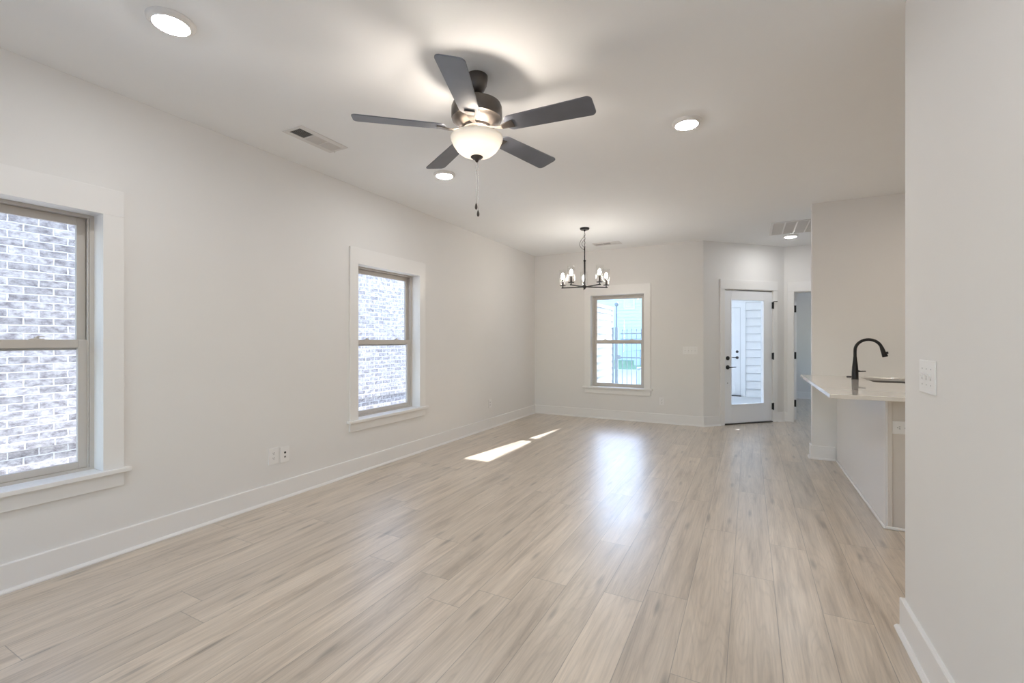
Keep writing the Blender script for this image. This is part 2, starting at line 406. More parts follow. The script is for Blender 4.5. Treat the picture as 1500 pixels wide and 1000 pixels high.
# ------------------------------------------------------------------ windows
def window(n, loc, rz, W, label):
    o = thing('window_%d' % n, label, 'window', loc, rz, kind='structure')
    h = W/2; zb, zt = .515, 2.005
    def cas(b):
        box(b, -h-CW, -h, -.019, 0, zb, zt); box(b, h, h+CW, -.019, 0, zb, zt); box(b, -h-CW, h+CW, -.0192, 0, zt, zt+.152)
    obj('casing', cas, TRIM, o, bevel=.0015)
    obj('window_stool', lambda b: (box(b, -h-CW-.028, h+CW+.028, -.048, 0, .49, zb), box(b, -h, h, 0, .095, .4905, zb)), TRIM, o, bevel=.003)
    obj('apron', lambda b: box(b, -h-CW, h+CW, -.018, 0, .408, .49), TRIM, o, bevel=.0015)
    obj('jamb', lambda b: (box(b, -h-J, -h, 0, .095, zb, WZ1), box(b, h, h+J, 0, .095, zb, WZ1), box(b, -h, h, 0, .095, zt, WZ1)), TRIM, o)
    def fr(b):
        frame(b, -h-J, h+J, .4905, WZ1, .095, .165, J+.022, J+.022, .04, J+.018)
        for s in (-1, 1):     # sash track lips
            box(b, s*(h-.027)-.003, s*(h-.027)+.003, .095, .104, .53, 1.985)
    obj('window_frame', fr, VINYL, o, bevel=.0012)
    zm = 1.246
    us = obj('sash', lambda b: frame(b, -h+.024, h-.024, zm-.03, 1.986, .134, .158, .042, .042, .058, .044), VINYL, o, bevel=.002)
    obj('pane', lambda b: box(b, -h+.06, h-.06, .144, .148, zm, 1.95), PANE_W, us)
    ls = obj('sash', lambda b: frame(b, -h+.018, h-.018, .531, zm+.03, .104, .130, .052, .052, .038, .046), VINYL, o, bevel=.002)
    obj('pane', lambda b: box(b, -h+.06, h-.06, .115, .119, .56, zm), PANE_W, ls)
    for s in (-.22, .22):
        def lock(b, s=s):
            box(b, s-.03, s+.03, .108, .128, zm+.03, zm+.036); lathe(b, [(0, zm+.036), (.011, zm+.036), (.011, zm+.045), (0, zm+.045)], 14, Matrix.Translation((s, .118, 0)))
            box(b, s, s+.032, .112, .120, zm+.045, zm+.050)
        obj('sash_lock', lock, VINYL, ls)
    return o
window(1, (XL, sum(W1)/2, 0), PI/2, W1[1]-W1[0], 'double-hung clay-framed window cut by the left edge, brick outside')
window(2, (XL, sum(W2)/2, 0), PI/2, W2[1]-W2[0], 'second double-hung window on the left wall, brick outside')
window(3, (sum(W3)/2, YB, 0), 0, W3[1]-W3[0], 'double-hung window on the far wall looking out to the iron fence')
window(4, (-.71, YR, 0), PI, .89, 'double-hung window added for daylight behind the viewer, nearer the right wall')  # this window and the next are unseen, added to let in daylight
window(5, (-2.21, YR, 0), PI, .89, 'double-hung window added for daylight behind the viewer, nearer the left wall')

# ------------------------------------------------------------------ glass patio door (angled wall)
d = thing('door_1', 'white full-glass exterior door on the angled wall', 'door', (PA[0], PA[1], 0), PI/4, kind='structure')
a0, a1 = DU0+.02, DU1-.02        # slab
def dcas(b):
    box(b, DU0+.015-CW+.02, DU0+.017, -.019, 0, 0, 2.045); box(b, DU1-.017, DU1+.065, -.019, 0, 0, 2.045)
    box(b, DU0+.015-CW+.02, DU1+.065, -.023, 0, 2.045, 2.185)
obj('casing', dcas, TRIM, d, bevel=.0015)
obj('door_jamb', lambda b: (box(b, DU0, a0-.003, 0, T, 0, 2.05), box(b, a1+.003, DU1, 0, T, 0, 2.05), box(b, a0-.003, a1+.003, 0, T, 2.035, 2.05)), TRIM, d)
ga, gb, gz0, gz1 = a0+.135, a1-.165, .30, 1.885
slab = obj('door_slab', lambda b: (frame(b, a0, a1, .02, 2.028, .004, .048, ga-a0, a1-gb, gz0-.02, 2.028-gz1)), DOORW, d, bevel=.0015)
obj('glass_bead', lambda b: frame(b, ga-.012, gb+.012, gz0-.012, gz1+.012, -.001, .053, .014, .014, .014, .014), DOORW, slab, bevel=.002)
obj('pane', lambda b: box(b, ga-.002, gb+.002, .022, .030, gz0-.002, gz1+.002), PANE_W, d)
obj('threshold', lambda b: box(b, DU0, DU1, -.012, T, 0, .016), BRONZE, d, bevel=.003)
obj('weatherstrip', lambda b: box(b, a0-.002, a1+.002, .003, .02, 2.0285, 2.0345), SLOT, d)
for z in (1.815, 1.025, .245):
    def hg(b, z=z):
        lathe(b, [(0, z-.055), (.008, z-.055), (.008, z+.055), (0, z+.055)], 12, Matrix.Translation((a1+.004, -.022, 0)))
        box(b, a1-.006, a1+.012, -.022, .0035, z-.05, z+.05)
    obj('hinge', hg, HINGE, d)
obj('hinge_stop', lambda b: tube(b, [(a1+.004, -.022, 1.874), (a1+.04, -.04, 1.874), (a1+.055, -.04, 1.874)], [.004, .004, .007], 8), HINGE, d)
RX90 = Matrix.Rotation(PI/2, 4, 'X')
def knobm(x, z, y=.004): return Matrix.Translation((x, y, z)) @ RX90
lx = a0+.066
def lever_set(x, z, par, yy=.004, sgn=1):
    obj('deadbolt', lambda b: lathe(b, [(0, 0), (.031, 0), (.031, .010), (.026, .014), (.012, .016), (.012, .022), (0, .022)], 24, knobm(x, z+.137, yy)), HINGE, par, smooth=True)
    def lev(b):
        lathe(b, [(0, 0), (.032, 0), (.032, .008), (.024, .013), (.011, .016), (.010, .05), (0, .05)], 24, knobm(x, z, yy))
        tube(b, [(x, yy-.045, z), (x+sgn*.03, yy-.048, z), (x+sgn*.07, yy-.048, z+.003), (x+sgn*.115, yy-.045, z+.004)], [.010, .009, .007, .006], 10)
    obj('door_lever', lev, HINGE, par, smooth=True)
lever_set(lx, .866, d)
obj('strike_screw', lambda b: lathe(b, [(0, 0), (.006, 0), (.006, .003), (0, .003)], 12, knobm(lx, .628)), HINGE, d)

# ------------------------------------------------------------------ open doorway to the room beyond
d2 = thing('door_2', 'open doorway beside the glass door with black hinges on its jamb', 'door', (0, Y2, 0), 0, kind='structure')
def c2(b):
    box(b, O0-.075, O0+.012, -.019, 0, 0, 2.03); box(b, O1-.012, O1+.075, -.019, 0, 0, 2.03); box(b, O0-.075, O1+.075, -.023, 0, 2.03, 2.178)
obj('casing', c2, TRIM, d2, bevel=.0015)
obj('door_jamb', lambda b: (box(b, O0, O0+.018, 0, T, 0, 2.035), box(b, O1-.018, O1, 0, T, 0, 2.035), box(b, O0+.018, O1-.018, 0, T, 2.018, 2.035)), TRIM, d2)
for z in (1.77, 1.03, .27):
    obj('hinge', lambda b, z=z: (lathe(b, [(0, z-.05), (.008, z-.05), (.008, z+.05), (0, z+.05)], 12, Matrix.Translation((O0+.030, T+.004, 0))), box(b, O0+.030, O0+.058, T+.008, T+.0125, z-.055, z+.055)), HINGE, d2)
sl2 = obj('door_slab', lambda b: box(b, O0+.024, O0+.06, T+.012, T+.80, .015, 2.02), DOORW, d2, bevel=.0015)

# ------------------------------------------------------------------ ceiling lamps, vents
def downlight(x, y, label, src=None):
    if src:
        o = copy_tree(src); o.location = (x, y, H); o['label'] = label; return o
    o = thing('recessed_light', label, 'ceiling light', (x, y, H), 0, 'round recessed ceiling lights')
    obj('trim_ring', lambda b: lathe(b, [(.096, 0), (.095, -.008), (.086, -.018), (.073, -.0215), (.0695, -.018), (.068, 0)], 48), TRIM, o, smooth=True)
    obj('lens', lambda b: lathe(b, [(.0700, -.019), (.067, -.0225), (.055, -.0265), (.03, -.029), (0, -.030)], 48), LENS, o, smooth=True)
    return o
klens = bpy.data.meshes.new('kitchen_lens')
dl = downlight(-2.365, 1.135, 'large-looking recessed light near the top left corner of the view')
_l = [c for c in dl.children if c.name.startswith('lens')][0].data.copy(); _l.materials.clear(); _l.materials.append(KLENS); klens = _l
downlight(-.376, 3.27, 'recessed light right of the ceiling fan', dl)
downlight(-2.396, 3.299, 'recessed light just behind a fan blade, above the middle window', dl)
downlight(.511, 7.488, 'small far recessed light beside the big return grille', dl)
for x, y, t_ in ((-.376, .95, 'added recessed light straight above the viewer'), (-2.38, -1.2, 'added recessed light behind the viewer on the left'), (-.40, -1.2, 'added recessed light behind the viewer on the right'),  # these three lamps are out of view, added to brighten the room
              (1.9, 4.7, 'recessed kitchen light over the sink side'), (1.9, 3.0, 'recessed kitchen light nearer the viewer'), (3.0, 4.0, 'recessed kitchen light by the far kitchen wall')):
    q_ = downlight(x, y, t_, dl)
    if 'kitchen' in t_:
        [c for c in q_.children if c.name.startswith('lens')][0].data = klens

def register(x, y, rz, label, flip=False):
    o = thing('ceiling_vent', label, 'vent', (x, y, H), rz, 'three-panel ceiling vents')
    def fr(b):
        xs = [-.205, -.182, -.068, -.054, .054, .068, .182, .205]
        box(b, -.205, .205, -.1, -.055, -.006, 0); box(b, -.205, .205, .055, .1, -.006, 0)
        for i in (0, 2, 4, 6): box(b, xs[i], xs[i+1], -.055, .055, -.006, 0)
    obj('vent_frame', fr, GRILLE, o, bevel=.002)
    obj('duct_opening', lambda b: box(b, -.184, .184, -.057, .057, -.0012, -.0004), HOLE, o)
    for a, b_, tilt in ((-.182, -.068, -1 if flip else 1), (-.054, .054, -1), (.068, .182, 1 if flip else -1)):
        def lv(b, a=a, b_=b_, tilt=tilt):
            for k in range(9):
                y0 = -.049+k*.0122
                M = Matrix.Translation((0, y0, -.0045)) @ Matrix.Rotation(tilt*math.radians(38), 4, 'X')
                wdt = .0026 if tilt > 0 else .0037
                box(b, a, b_, -wdt, wdt, -.0004, .0004, M)
        obj('louver_panel', lv, GRILLE, o)
    lever = obj('damper_lever', lambda b: box(b, .19, .194, .03, .036, -.02, -.006), GRILLE, o)
    return o
register(-2.815, 2.298, PI/2, 'white three-panel ceiling vent left of the fan')
register(-1.92, 6.80, PI, 'small far ceiling vent behind the chandelier')
def grille():
    o = thing('return_grille', 'large white return air grille on the ceiling near the doorway', 'vent', (.24, 6.57, H))
    WX, WY = .70, .75
    def fr(b):
        box(b, 0, WX, 0, .03, -.008, 0); box(b, 0, WX, WY-.03, WY, -.008, 0)
        box(b, 0, .03, .03, WY-.03, -.008, 0); box(b, WX-.03, WX, .03, WY-.03, -.008, 0)
    obj('grille_frame', fr, GRILLE, o, bevel=.002)
    obj('grille_back', lambda b: box(b, .028, WX-.028, .028, WY-.028, -.0012, -.0004), mat('grille_shadow', (.22, .22, .23), .7), o)
    def bars(b):
        for k in range(1, 5): box(b, .03+k*.128-.008, .03+k*.128+.008, .03, WY-.03, -.012, -.001)
    obj('divider_bar', bars, TRIM, o)
    def lv(b):
        for k in range(46):
            M = Matrix.Translation((0, .04+k*.015, -.0045)) @ Matrix.Rotation(math.radians(-35), 4, 'X')
            box(b, .03, WX-.03, -.0055, .0055, -.0004, .0004, M)
    obj('louver_panel', lv, GRILLE, o)
grille()

# ------------------------------------------------------------------ ceiling fan
FX, FY = -1.3486, 2.161
fan = thing('ceiling_fan', 'dark bronze five-blade ceiling fan with a lit frosted bowl', 'ceiling fan', (FX, FY, 0))
obj('canopy', lambda b: lathe(b, [(.060, H), (.060, H-.02), (.055, H-.05), (.040, H-.082), (.028, H-.092), (0, H-.092)], 40), BRONZE, fan, smooth=True)
obj('downrod', lambda b: lathe(b, [(0, 2.60), (.0125, 2.60), (.0125, 2.655), (0, 2.655)], 20), BRONZE, fan, smooth=True)
obj('motor_housing', lambda b: lathe(b, [(0, 2.624), (.026, 2.624), (.034, 2.612), (.06, 2.602), (.112, 2.594), (.134, 2.582), (.141, 2.565), (.142, 2.515), (.138, 2.500), (.130, 2.497), (.122, 2.488), (.085, 2.462), (0, 2.462)], 56), BRONZE, fan, smooth=True)
obj('flywheel', lambda b: lathe(b, [(0, 2.468), (.078, 2.468), (.080, 2.460), (.078, 2.447), (.066, 2.440), (0, 2.440)], 48), BRONZE, fan, smooth=True)
obj('switch_housing', lambda b: lathe(b, [(0, 2.441), (.052, 2.441), (.056, 2.43), (.056, 2.415), (.062, 2.408), (.062, 2.400), (0, 2.400)], 40), BRONZE, fan, smooth=True)
for k in range(5):
    th = math.radians(3.8+72*k)
    # iron
    Rz = Matrix.Rotation(th, 4, 'Z')
    def iron(b):
        pth = [(.062, 2.452), (.095, 2.446), (.125, 2.436), (.155, 2.433), (.19, 2.438), (.222, 2.4395)]
        wd = [.012, .011, .012, .017, .024, .028]
        dy = [0, 0, .0, .0, .0, .0]
        th_ = .005; rs = []
        for (r, z), ww, t_ in zip(pth, wd, (0, 0, .3, .7, 1, 1)):
            pt = -math.radians(12)*t_
            rs.append([b.verts.new(Rz @ Vector((r, s*ww*math.cos(pt)-q*math.sin(pt), z+s*ww*math.sin(pt)+q))) for s, q in ((-1, -th_/2), (1, -th_/2), (1, th_/2), (-1, th_/2))])
        for a, c in zip(rs, rs[1:]):
            for i in range(4): b.faces.new((a[i], a[(i+1) % 4], c[(i+1) % 4], c[i]))
        b.faces.new(rs[0]); b.faces.new(rs[-1][::-1])
    ir = obj('blade_bracket', iron, BRONZE, fan, bevel=.0015)
    def blade(b):
        M = Rz @ Matrix.Translation((0, 0, 2.4465)) @ Matrix.Rotation(-math.radians(12), 4, 'X')
        out = []
        def arc(cx, cy, r, a0_, a1_, n=8):
            for i in range(n+1):
                t_ = a0_+(a1_-a0_)*i/n; out.append((cx+r*math.cos(t_), cy+r*math.sin(t_)))
        r0, r1, h0, h1 = .175, .662, .056, .069
        arc(r1-.028, -h1+.028, .028, -PI/2, 0); arc(r1-.028, h1-.028, .028, 0, PI/2)
        arc(r0+.04, h0-.04, .04, PI/2, PI); arc(r0+.04, -h0+.04, .04, PI, 1.5*PI)
        prism(b, out, -.003, .003, M)
    obj('blade', blade, BLADE, fan, bevel=.001)
obj('bowl_shade', lambda b: lathe(b, [(.136, 2.407), (.142, 2.404), (.145, 2.397), (.142, 2.384), (.132, 2.361), (.114, 2.335), (.088, 2.312), (.055, 2.298), (.02, 2.293), (0, 2.2925)] , 56), BOWLM, fan, smooth=True)
obj('lamp_socket', lambda b: lathe(b, [(0, 2.402), (.02, 2.402), (.02, 2.36), (.014, 2.35), (0, 2.35)], 20), BRONZE, fan, smooth=True)
obj('finial', lambda b: lathe(b, [(0, 2.300), (.034, 2.2985), (.035, 2.292), (.026, 2.284), (.012, 2.277), (.008, 2.268), (0, 2.262)], 28), BRONZE, fan, smooth=True)
for i, (dx, dy, ze, zc) in enumerate(((-.004, -.001, 2.015, 2.20), (.007, .002, 1.975, 2.18))):
    def chain(b):
        tube(b, [(dx*.4, dy, 2.266), (dx, dy, 2.24), (dx, dy, ze+.02)], .0012, 6)
        for z in (zc, 2.22): lathe(b, [(0, z+.004), (.0028, z), (0, z-.004)], 8, Matrix.Translation((dx, dy, 0)))
    ch = obj('pull_chain', chain, STEEL, fan)
    obj('chain_fob', lambda b: lathe(b, [(0, ze+.022), (.003, ze+.02), (.007, ze+.006), (.0075, ze-.004), (.005, ze-.012), (0, ze-.014)], 14, Matrix.Translation((dx, dy, 0))), BRONZE, ch, smooth=True)
fl = bpy.data.lights.new('fan_lamp', 'POINT'); fl.energy = 7.5; fl.color = (1, .88, .76); fl.shadow_soft_size = .02
flo = bpy.data.objects.new('fan_lamp', fl); C.objects.link(flo); flo.location = (FX+.075, FY-.05, 2.385); 
for k_, (ox, oy) in enumerate(((-.085, .03),)):
    f2 = flo.copy(); C.objects.link(f2); f2.location = (FX+ox, FY+oy, 2.385)

# ------------------------------------------------------------------ chandelier
CX, CY = -1.918, 5.737
ch = thing('chandelier', 'black five-arm chandelier with clear glass cylinder shades', 'chandelier', (CX, CY, 0))
obj('canopy', lambda b: lathe(b, [(.062, H), (.062, H-.012), (.056, H-.022), (.012, H-.024), (.010, H-.04), (0, H-.04)], 36), BLACK, ch, smooth=True)
def links(b):
    z = 2.712; k = 0
    while z > 2.50:
        M = Matrix.Translation((0, 0, z)) @ Matrix.Rotation(PI/2*(k % 2), 4, 'Z')
        pts = []
        for i in range(16):
            t_ = 2*PI*i/16; pts.append(M @ Vector((.008*math.cos(t_), 0, .017*math.sin(t_))))
        tube(b, pts, .0018, 6, loop=True); z -= .027; k += 1
obj('chain', links, BLACK, ch, smooth=True)
def wire(b):
    pts = []
    for i in range(25):
        t_ = i/24; a_ = PI*t_
        pts.append((-.062*math.sin(a_)**1.3*(1 if t_ > .2 else .8)-.003, .01*math.sin(3*a_), 2.66-.20*t_-.05*math.sin(a_)*t_))
    tube(b, pts, .0028, 6)
    pts = [(-.004-.035*math.sin(PI*i/16), .012*math.sin(PI*i/8), 2.60-.11*i/16) for i in range(17)]
    tube(b, pts, .0022, 6)
obj('slack_cord', wire, BLACK, ch, smooth=True)
obj('stem', lambda b: (lathe(b, [(0, 2.495), (.007, 2.49), (.007, 2.31), (0, 2.31)], 16), lathe(b, [(0, 2.325), (.016, 2.322), (.016, 2.308), (.0115, 2.305), (.0115, 1.985), (0, 1.985)], 16), ring(b, (0, 0, 2.50), .010, .0025, n=16)), BLACK, ch, smooth=True)
obj('hub', lambda b: lathe(b, [(0, 1.99), (.026, 1.988), (.026, 1.962), (.014, 1.955), (.008, 1.942), (0, 1.940)], 28), BLACK, ch, smooth=True)
for k in range(5):
    th = math.radians(110.5+72*k); x, y = .30*math.cos(th), .30*math.sin(th)
    Tm = Matrix.Translation((x, y, 0)); Rz = Matrix.Rotation(th, 4, 'Z')
    arm = obj('arm', lambda b: (box(b, .02, .318, -.007, .007, 1.965, 1.979, Rz), lathe(b, [(0, 1.979), (.007, 1.979), (.007, 1.999), (0, 1.999)], 14, Tm)), BLACK, ch, bevel=.001)
    obj('shade_cup', lambda b: lathe(b, [(0, 1.997), (.038, 1.999), (.040, 2.003), (.038, 2.007), (0, 2.008)], 28, Tm), BLACK, ch, smooth=True)
    obj('candle_sleeve', lambda b: lathe(b, [(0, 2.008), (.013, 2.008), (.013, 2.085), (.010, 2.092), (0, 2.092)], 18, Tm), CANDLE, ch, smooth=True)
    obj('bulb', lambda b: lathe(b, [(0, 2.092), (.010, 2.093), (.015, 2.106), (.019, 2.122), (.018, 2.138), (.011, 2.155), (.004, 2.166), (0, 2.168)], 20, Tm), BULBM, ch, smooth=True)
    obj('glass_shade', lambda b: lathe(b, [(.0445, 2.008), (.0465, 2.008), (.0465, 2.215), (.0445, 2.215)], 32, Tm, closed=True), SHADE_G, ch, smooth=True)

# ------------------------------------------------------------------ wall plates
def plate(name, loc, rz, w_, h_, label, cat, group=None):
    o = thing(name, label, cat, loc, rz, group)
    obj('cover_plate', lambda b: box(b, -w_/2, w_/2, -.0065, -.0002, -h_/2, h_/2), PLATE, o, bevel=.0025)
    return o
def receptacle(o, M=None):
    M = M or Matrix.Identity(4)
    for s in (-1, 1):
        def face(b, s=s):
            pts = []
            for i in range(20):
                t_ = 2*PI*i/20; pts.append((.017*math.cos(t_), max(-.0125, min(.0125, .017*math.sin(t_)))))
            prism(b, pts, .0065, .0085, M @ Matrix.Translation((0, 0, s*.0195)) @ RX90)
        f = obj('receptacle', face, PLATE, o)
        def slots(b, s=s):
            for q in (-.0065, .0065): box(b, q-.0012, q+.0012, -.0092, -.0084, s*.0195, s*.0195+.009, M)
            lathe(b, [(0, .0084), (.0026, .0084), (.0026, .0092), (0, .0092)], 10, M @ Matrix.Translation((0, 0, s*.0195-.006)) @ RX90)
        obj('slots', slots, SLOT, f)
    obj('screw', lambda b: lathe(b, [(0, .006), (.003, .006), (.003, .0075), (0, .0075)], 10, RX90), PLATE, o)
p = plate('outlet', (XL, 2.317, .358), PI/2, .085, .128, 'white duplex outlet on the left wall, left of the cable plate', 'outlet'); receptacle(p)
p = plate('cable_plate', (XL, 2.416, .350), PI/2, .080, .126, 'white cable plate with two dark jacks, beside the nearest outlet', 'wall plate')
obj('jack', lambda b: lathe(b, [(0, .006), (.0085, .006), (.0085, .009), (0, .009)], 18, Matrix.Translation((0, 0, .016)) @ RX90), SLOT, p)
obj('jack', lambda b: box(b, -.007, .007, -.009, -.006, -.024, -.012), mat('jack_grey', (.16, .15, .14), .5), p)
for z in (-.045, .045): obj('screw', lambda b, z=z: lathe(b, [(0, .006), (.003, .006), (.003, .0075), (0, .0075)], 10, Matrix.Translation((0, 0, z)) @ RX90), PLATE, p)
p = plate('outlet', (XL, 5.703, .354), PI/2, .078, .12, 'white outlet on the left wall beyond the middle window', 'outlet'); receptacle(p)
p = plate('outlet', (-1.194, YB, .335), 0, .078, .12, 'white outlet on the far wall right of the window', 'outlet'); receptacle(p)
def switches(o, n, pitch):
    for k in range(n):
        x = (k-(n-1)/2)*pitch
        obj('toggle_switch', lambda b: (box(b, x-.006, x+.006, -.0075, -.0062, -.013, .013), box(b, x-.0045, x+.0045, -.0022, .0022, -.008, .008, Matrix.Translation((0, -.011, .004)) @ Matrix.Rotation(.5, 4, 'X'))), PLATE, o, bevel=.0008)
        obj('switch_slot', lambda b: box(b, x-.0052, x+.0052, -.0080, -.0074, -.012, .003), SLOT2, o)
        for z in (-.03, .03):
            obj('screw', lambda b: lathe(b, [(0, .006), (.003, .006), (.003, .0078), (0, .0078)], 8, Matrix.Translation((x, 0, z)) @ RX90), SLOT2, o)
SLOT2 = mat('slot_grey', (.60, .59, .58), .6)
p = plate('switch_plate', (-.787, YB, 1.122), 0, .208, .115, 'white four-switch plate on the far wall by the glass door', 'light switch'); switches(p, 4, .046)
p = plate('switch_plate', (XR, 2.257, 1.134), -PI/2, .17, .125, 'white three-switch plate on the right wall in the foreground', 'light switch'); switches(p, 3, .046)

# ------------------------------------------------------------------ peninsula
PX, PY, CT = .815, 3.90, .90
KX1 = 1.44
pen = thing('kitchen_peninsula', 'white-panelled kitchen peninsula base under the stone counter', 'kitchen cabinet', (PX, PY, 0))
def loc_(fn): return fn
obj('cabinet_body', lambda b: box(b, .012, KX1-PX, .012, YS-PY-.001, 0, CT-.031-.25), CAB, pen)
obj('back_panel', lambda b: box(b, 0, .012, 0, YS-PY-.001, 0, CT-.031), CAB, pen)
obj('end_panel', lambda b: box(b, .012, KX1-PX, .006, .012, 0, CT-.031), ENDP, pen)
obj('corner_trim', lambda b: box(b, .012, .036, -.006, .006, 0, CT-.031), ENDP, pen, bevel=.001)
obj('cabinet_front', lambda b: box(b, KX1-PX-.02, KX1-PX, .012, YS-PY-.001, .1, CT-.031), CAB, pen)
def shoe(b):
    box(b, -.014, 0, -.014, YS-PY-.035, 0, .02); box(b, 0, KX1-PX, -.016, 0, 0, .02)
obj('shoe_molding', shoe, TRIM, pen, bevel=.006, seg=3)
p = plate('outlet', (.905, PY+.006, .687), 0, .128, .085, 'white sideways outlet on the end of the peninsula', 'outlet'); receptacle(p, Matrix.Rotation(PI/2, 4, 'Y'))

SX0, SX1, SY0, SY1 = .985, 1.37, 5.05, 5.70
def rrect(x0, x1, y0, y1, r, n=8):
    out = []
    for cx, cy, a in ((x1-r, y0+r, -PI/2), (x1-r, y1-r, 0), (x0+r, y1-r, PI/2), (x0+r, y0+r, PI)):
        for i in range(n+1): out.append((cx+r*math.cos(a+PI/2*i/n), cy+r*math.sin(a+PI/2*i/n)))
    return out
def top(b):
    outer = [(.492, 3.812), (1.47, 3.812), (1.47, YS-.0005), (.492, YS-.0005)]
    inner = rrect(SX0, SX1, SY0, SY1, .07)
    loops = []
    for z in (CT-.03, CT):
        vo = [b.verts.new((x, y, z)) for x, y in outer]; vi = [b.verts.new((x, y, z)) for x, y in inner]
        es = [b.edges.new((l[i], l[(i+1) % len(l)])) for l in (vo, vi) for i in range(len(l))]
        bmesh.ops.triangle_fill(b, use_beauty=True, use_dissolve=False, edges=es)
        loops.append((vo, vi))
    for k in (0, 1):
        l0, l1 = loops[0][k], loops[1][k]
        for i in range(len(l0)): b.faces.new((l0[i], l0[(i+1) % len(l0)], l1[(i+1) % len(l0)], l1[i]))
tag(obj('countertop', top, QUARTZ, bevel=.003), 'pale stone countertop overhanging the peninsula', 'countertop')
def sink(b):
    o1 = rrect(SX0-.004, SX1+.004, SY0-.004, SY1+.004, .074); o2 = rrect(SX0+.01, SX1-.01, SY0+.01, SY1-.01, .065)
    of = rrect(SX0-.02, SX1+.02, SY0-.02, SY1+.02, .08)
    rs = [[b.verts.new((x, y, z)) for x, y in l] for l, z in ((of, CT-.0305), (o1, CT-.0305), (o2, CT-.22))]
    for a, c in zip(rs, rs[1:]):
        for i in range(len(a)): b.faces.new((a[i], a[(i+1) % len(a)], c[(i+1) % len(a)], c[i]))
    b.faces.new(rs[-1])
sk = obj('kitchen_sink', sink, SINKM); tag(sk, 'undermount steel sink set in the peninsula counter', 'sink')
obj('drain', lambda b: lathe(b, [(0, CT-.219), (.04, CT-.219), (.04, CT-.216), (0, CT-.214)], 24, Matrix.Translation((1.18, 5.37, 0))), SINKM, sk, smooth=True)

fc = thing('faucet', 'matte black gooseneck kitchen faucet on the peninsula counter', 'faucet', (.895, 5.382, CT))
obj('body', lambda b: lathe(b, [(0, .0005), (.029, .0005), (.029, .004), (.0275, .008), (.027, .07), (.0235, .12), (.017, .18), (.0145, .215), (0, .215)], 32), BLACK, fc, smooth=True)
def neck(b):
    pts = [(0, 0, .20), (0, 0, .24), (0, 0, .268)]
    R = .103
    for i in range(1, 19):
        a_ = PI-i*math.radians(163)/18
        pts.append((R+R*math.cos(a_), 0, .276+R*math.sin(a_)))
    tube(b, pts, .0135, 16)
obj('gooseneck', neck, BLACK, fc, smooth=True)
def head(b):
    a_ = PI-math.radians(163); R = .103
    p0 = Vector((R+R*math.cos(a_), 0, .276+R*math.sin(a_))); dd = Vector((math.sin(a_), 0, -math.cos(a_)))
    tube(b, [p0-dd*.005, p0+dd*.02, p0+dd*.05, p0+dd*.088, p0+dd*.092], [.0145, .017, .0185, .023, .021], 20)
sp = obj('spray_head', head, BLACK, fc, smooth=True)
obj('spray_button', lambda b: lathe(b, [(0, -.012), (.009, -.010), (.011, 0), (.009, .010), (0, .012)], 14, Matrix.Translation((.2235+.018, 0, .268-.012)) @ Matrix.Rotation(-.25, 4, 'Y')), BLACK, sp, smooth=True)
obj('handle', lambda b: tube(b, [(.020, -.008, .078), (.04, -.016, .078), (.078, -.030, .081)], [.010, .0055, .0045], 12), BLACK, fc, smooth=True)
tag(obj('hole_cover', lambda b: lathe(b, [(0, CT+.0005), (.027, CT+.0005), (.027, CT+.005), (.022, CT+.009), (0, CT+.010)], 28, Matrix.Translation((.901, 5.69, 0))), BLACK, smooth=True), 'small round black cap on the counter behind the faucet', 'sink hole cover')

# ------------------------------------------------------------------ outside
def ext(o, label, cat, kind=None, group=None): return tag(o, label, cat, group, kind)
GZ = -.16
tag(obj('ground', lambda b: box(b, -40, 40, -40, 70, GZ-.2, GZ), CONC), 'pale paved ground around the house', 'ground', kind='structure')
nb = thing('brick_house', 'white-washed brick house close outside the left windows', 'building', (-6.2, 0, 0))
obj('brick_wall', lambda b: box(b, -4, 0, -5, 9.2, GZ, 5.2), BRICK, nb)
obj('brick_ledge', lambda b: box(b, 0, .035, -5, 9.2, .222, .298), BRICK, nb, bevel=.004)
obj('roof', lambda b: prism(b, [(-4.5, 0), (.35, 0), (-2, 1.6)], -5.3, 9.5, Matrix.Translation((0, 0, 5.2)) @ Matrix(((1, 0, 0, 0), (0, 0, 1, 0), (0, 1, 0, 0), (0, 0, 0, 1)))), ROOF, nb)

tag(obj('added_upper_storey', lambda b: box(b, XL-T-.35, 4.2, YR-T-.35, YB+T+.02, H+.14, 6.2), BLUESID), 'sided upper storey added above the ceiling to shade the alley', 'upper storey', kind='structure')  # unseen storey added to cut the skylight in the side alley

def clap(b, x0, x1, z0, z1, y=0, rev=.178):
    z = z0
    while z < z1-.01:
        t_ = min(z+rev, z1)
        pts = [(y-.036, z), (y, z), (y, t_), (y-.004, t_)]
        v0 = [b.verts.new((x0, p_[0], p_[1])) for p_ in pts]; v1 = [b.verts.new((x1, p_[0], p_[1])) for p_ in pts]
        b.faces.new(v0); b.faces.new(v1[::-1])
        for i in range(4): b.faces.new((v0[i], v0[(i+1) % 4], v1[(i+1) % 4], v1[i]))
        z = t_
# garage side wall seen at the left of the far window (runs along Y)
g_ = thing('sided_shed', 'low white clapboard outbuilding at the left of the far window', 'building', (-3.35, 10.2, GZ), PI/2)
obj('siding', lambda b: clap(b, 0, 2.15, 0, 2.26), SIDING, g_)     # faces +X after the turn: local -y = +X
obj('shed_wall', lambda b: box(b, 0, 2.15, .001, 1.6, 0, 2.26), SIDING, g_)
obj('roof', lambda b: box(b, -.05, 2.2, -.04, 1.65, 2.26, 2.34), SIDING, g_)
obj('corner_board', lambda b: box(b, 2.10, 2.19, -.03, .0, 0, 2.26), SIDING, g_)
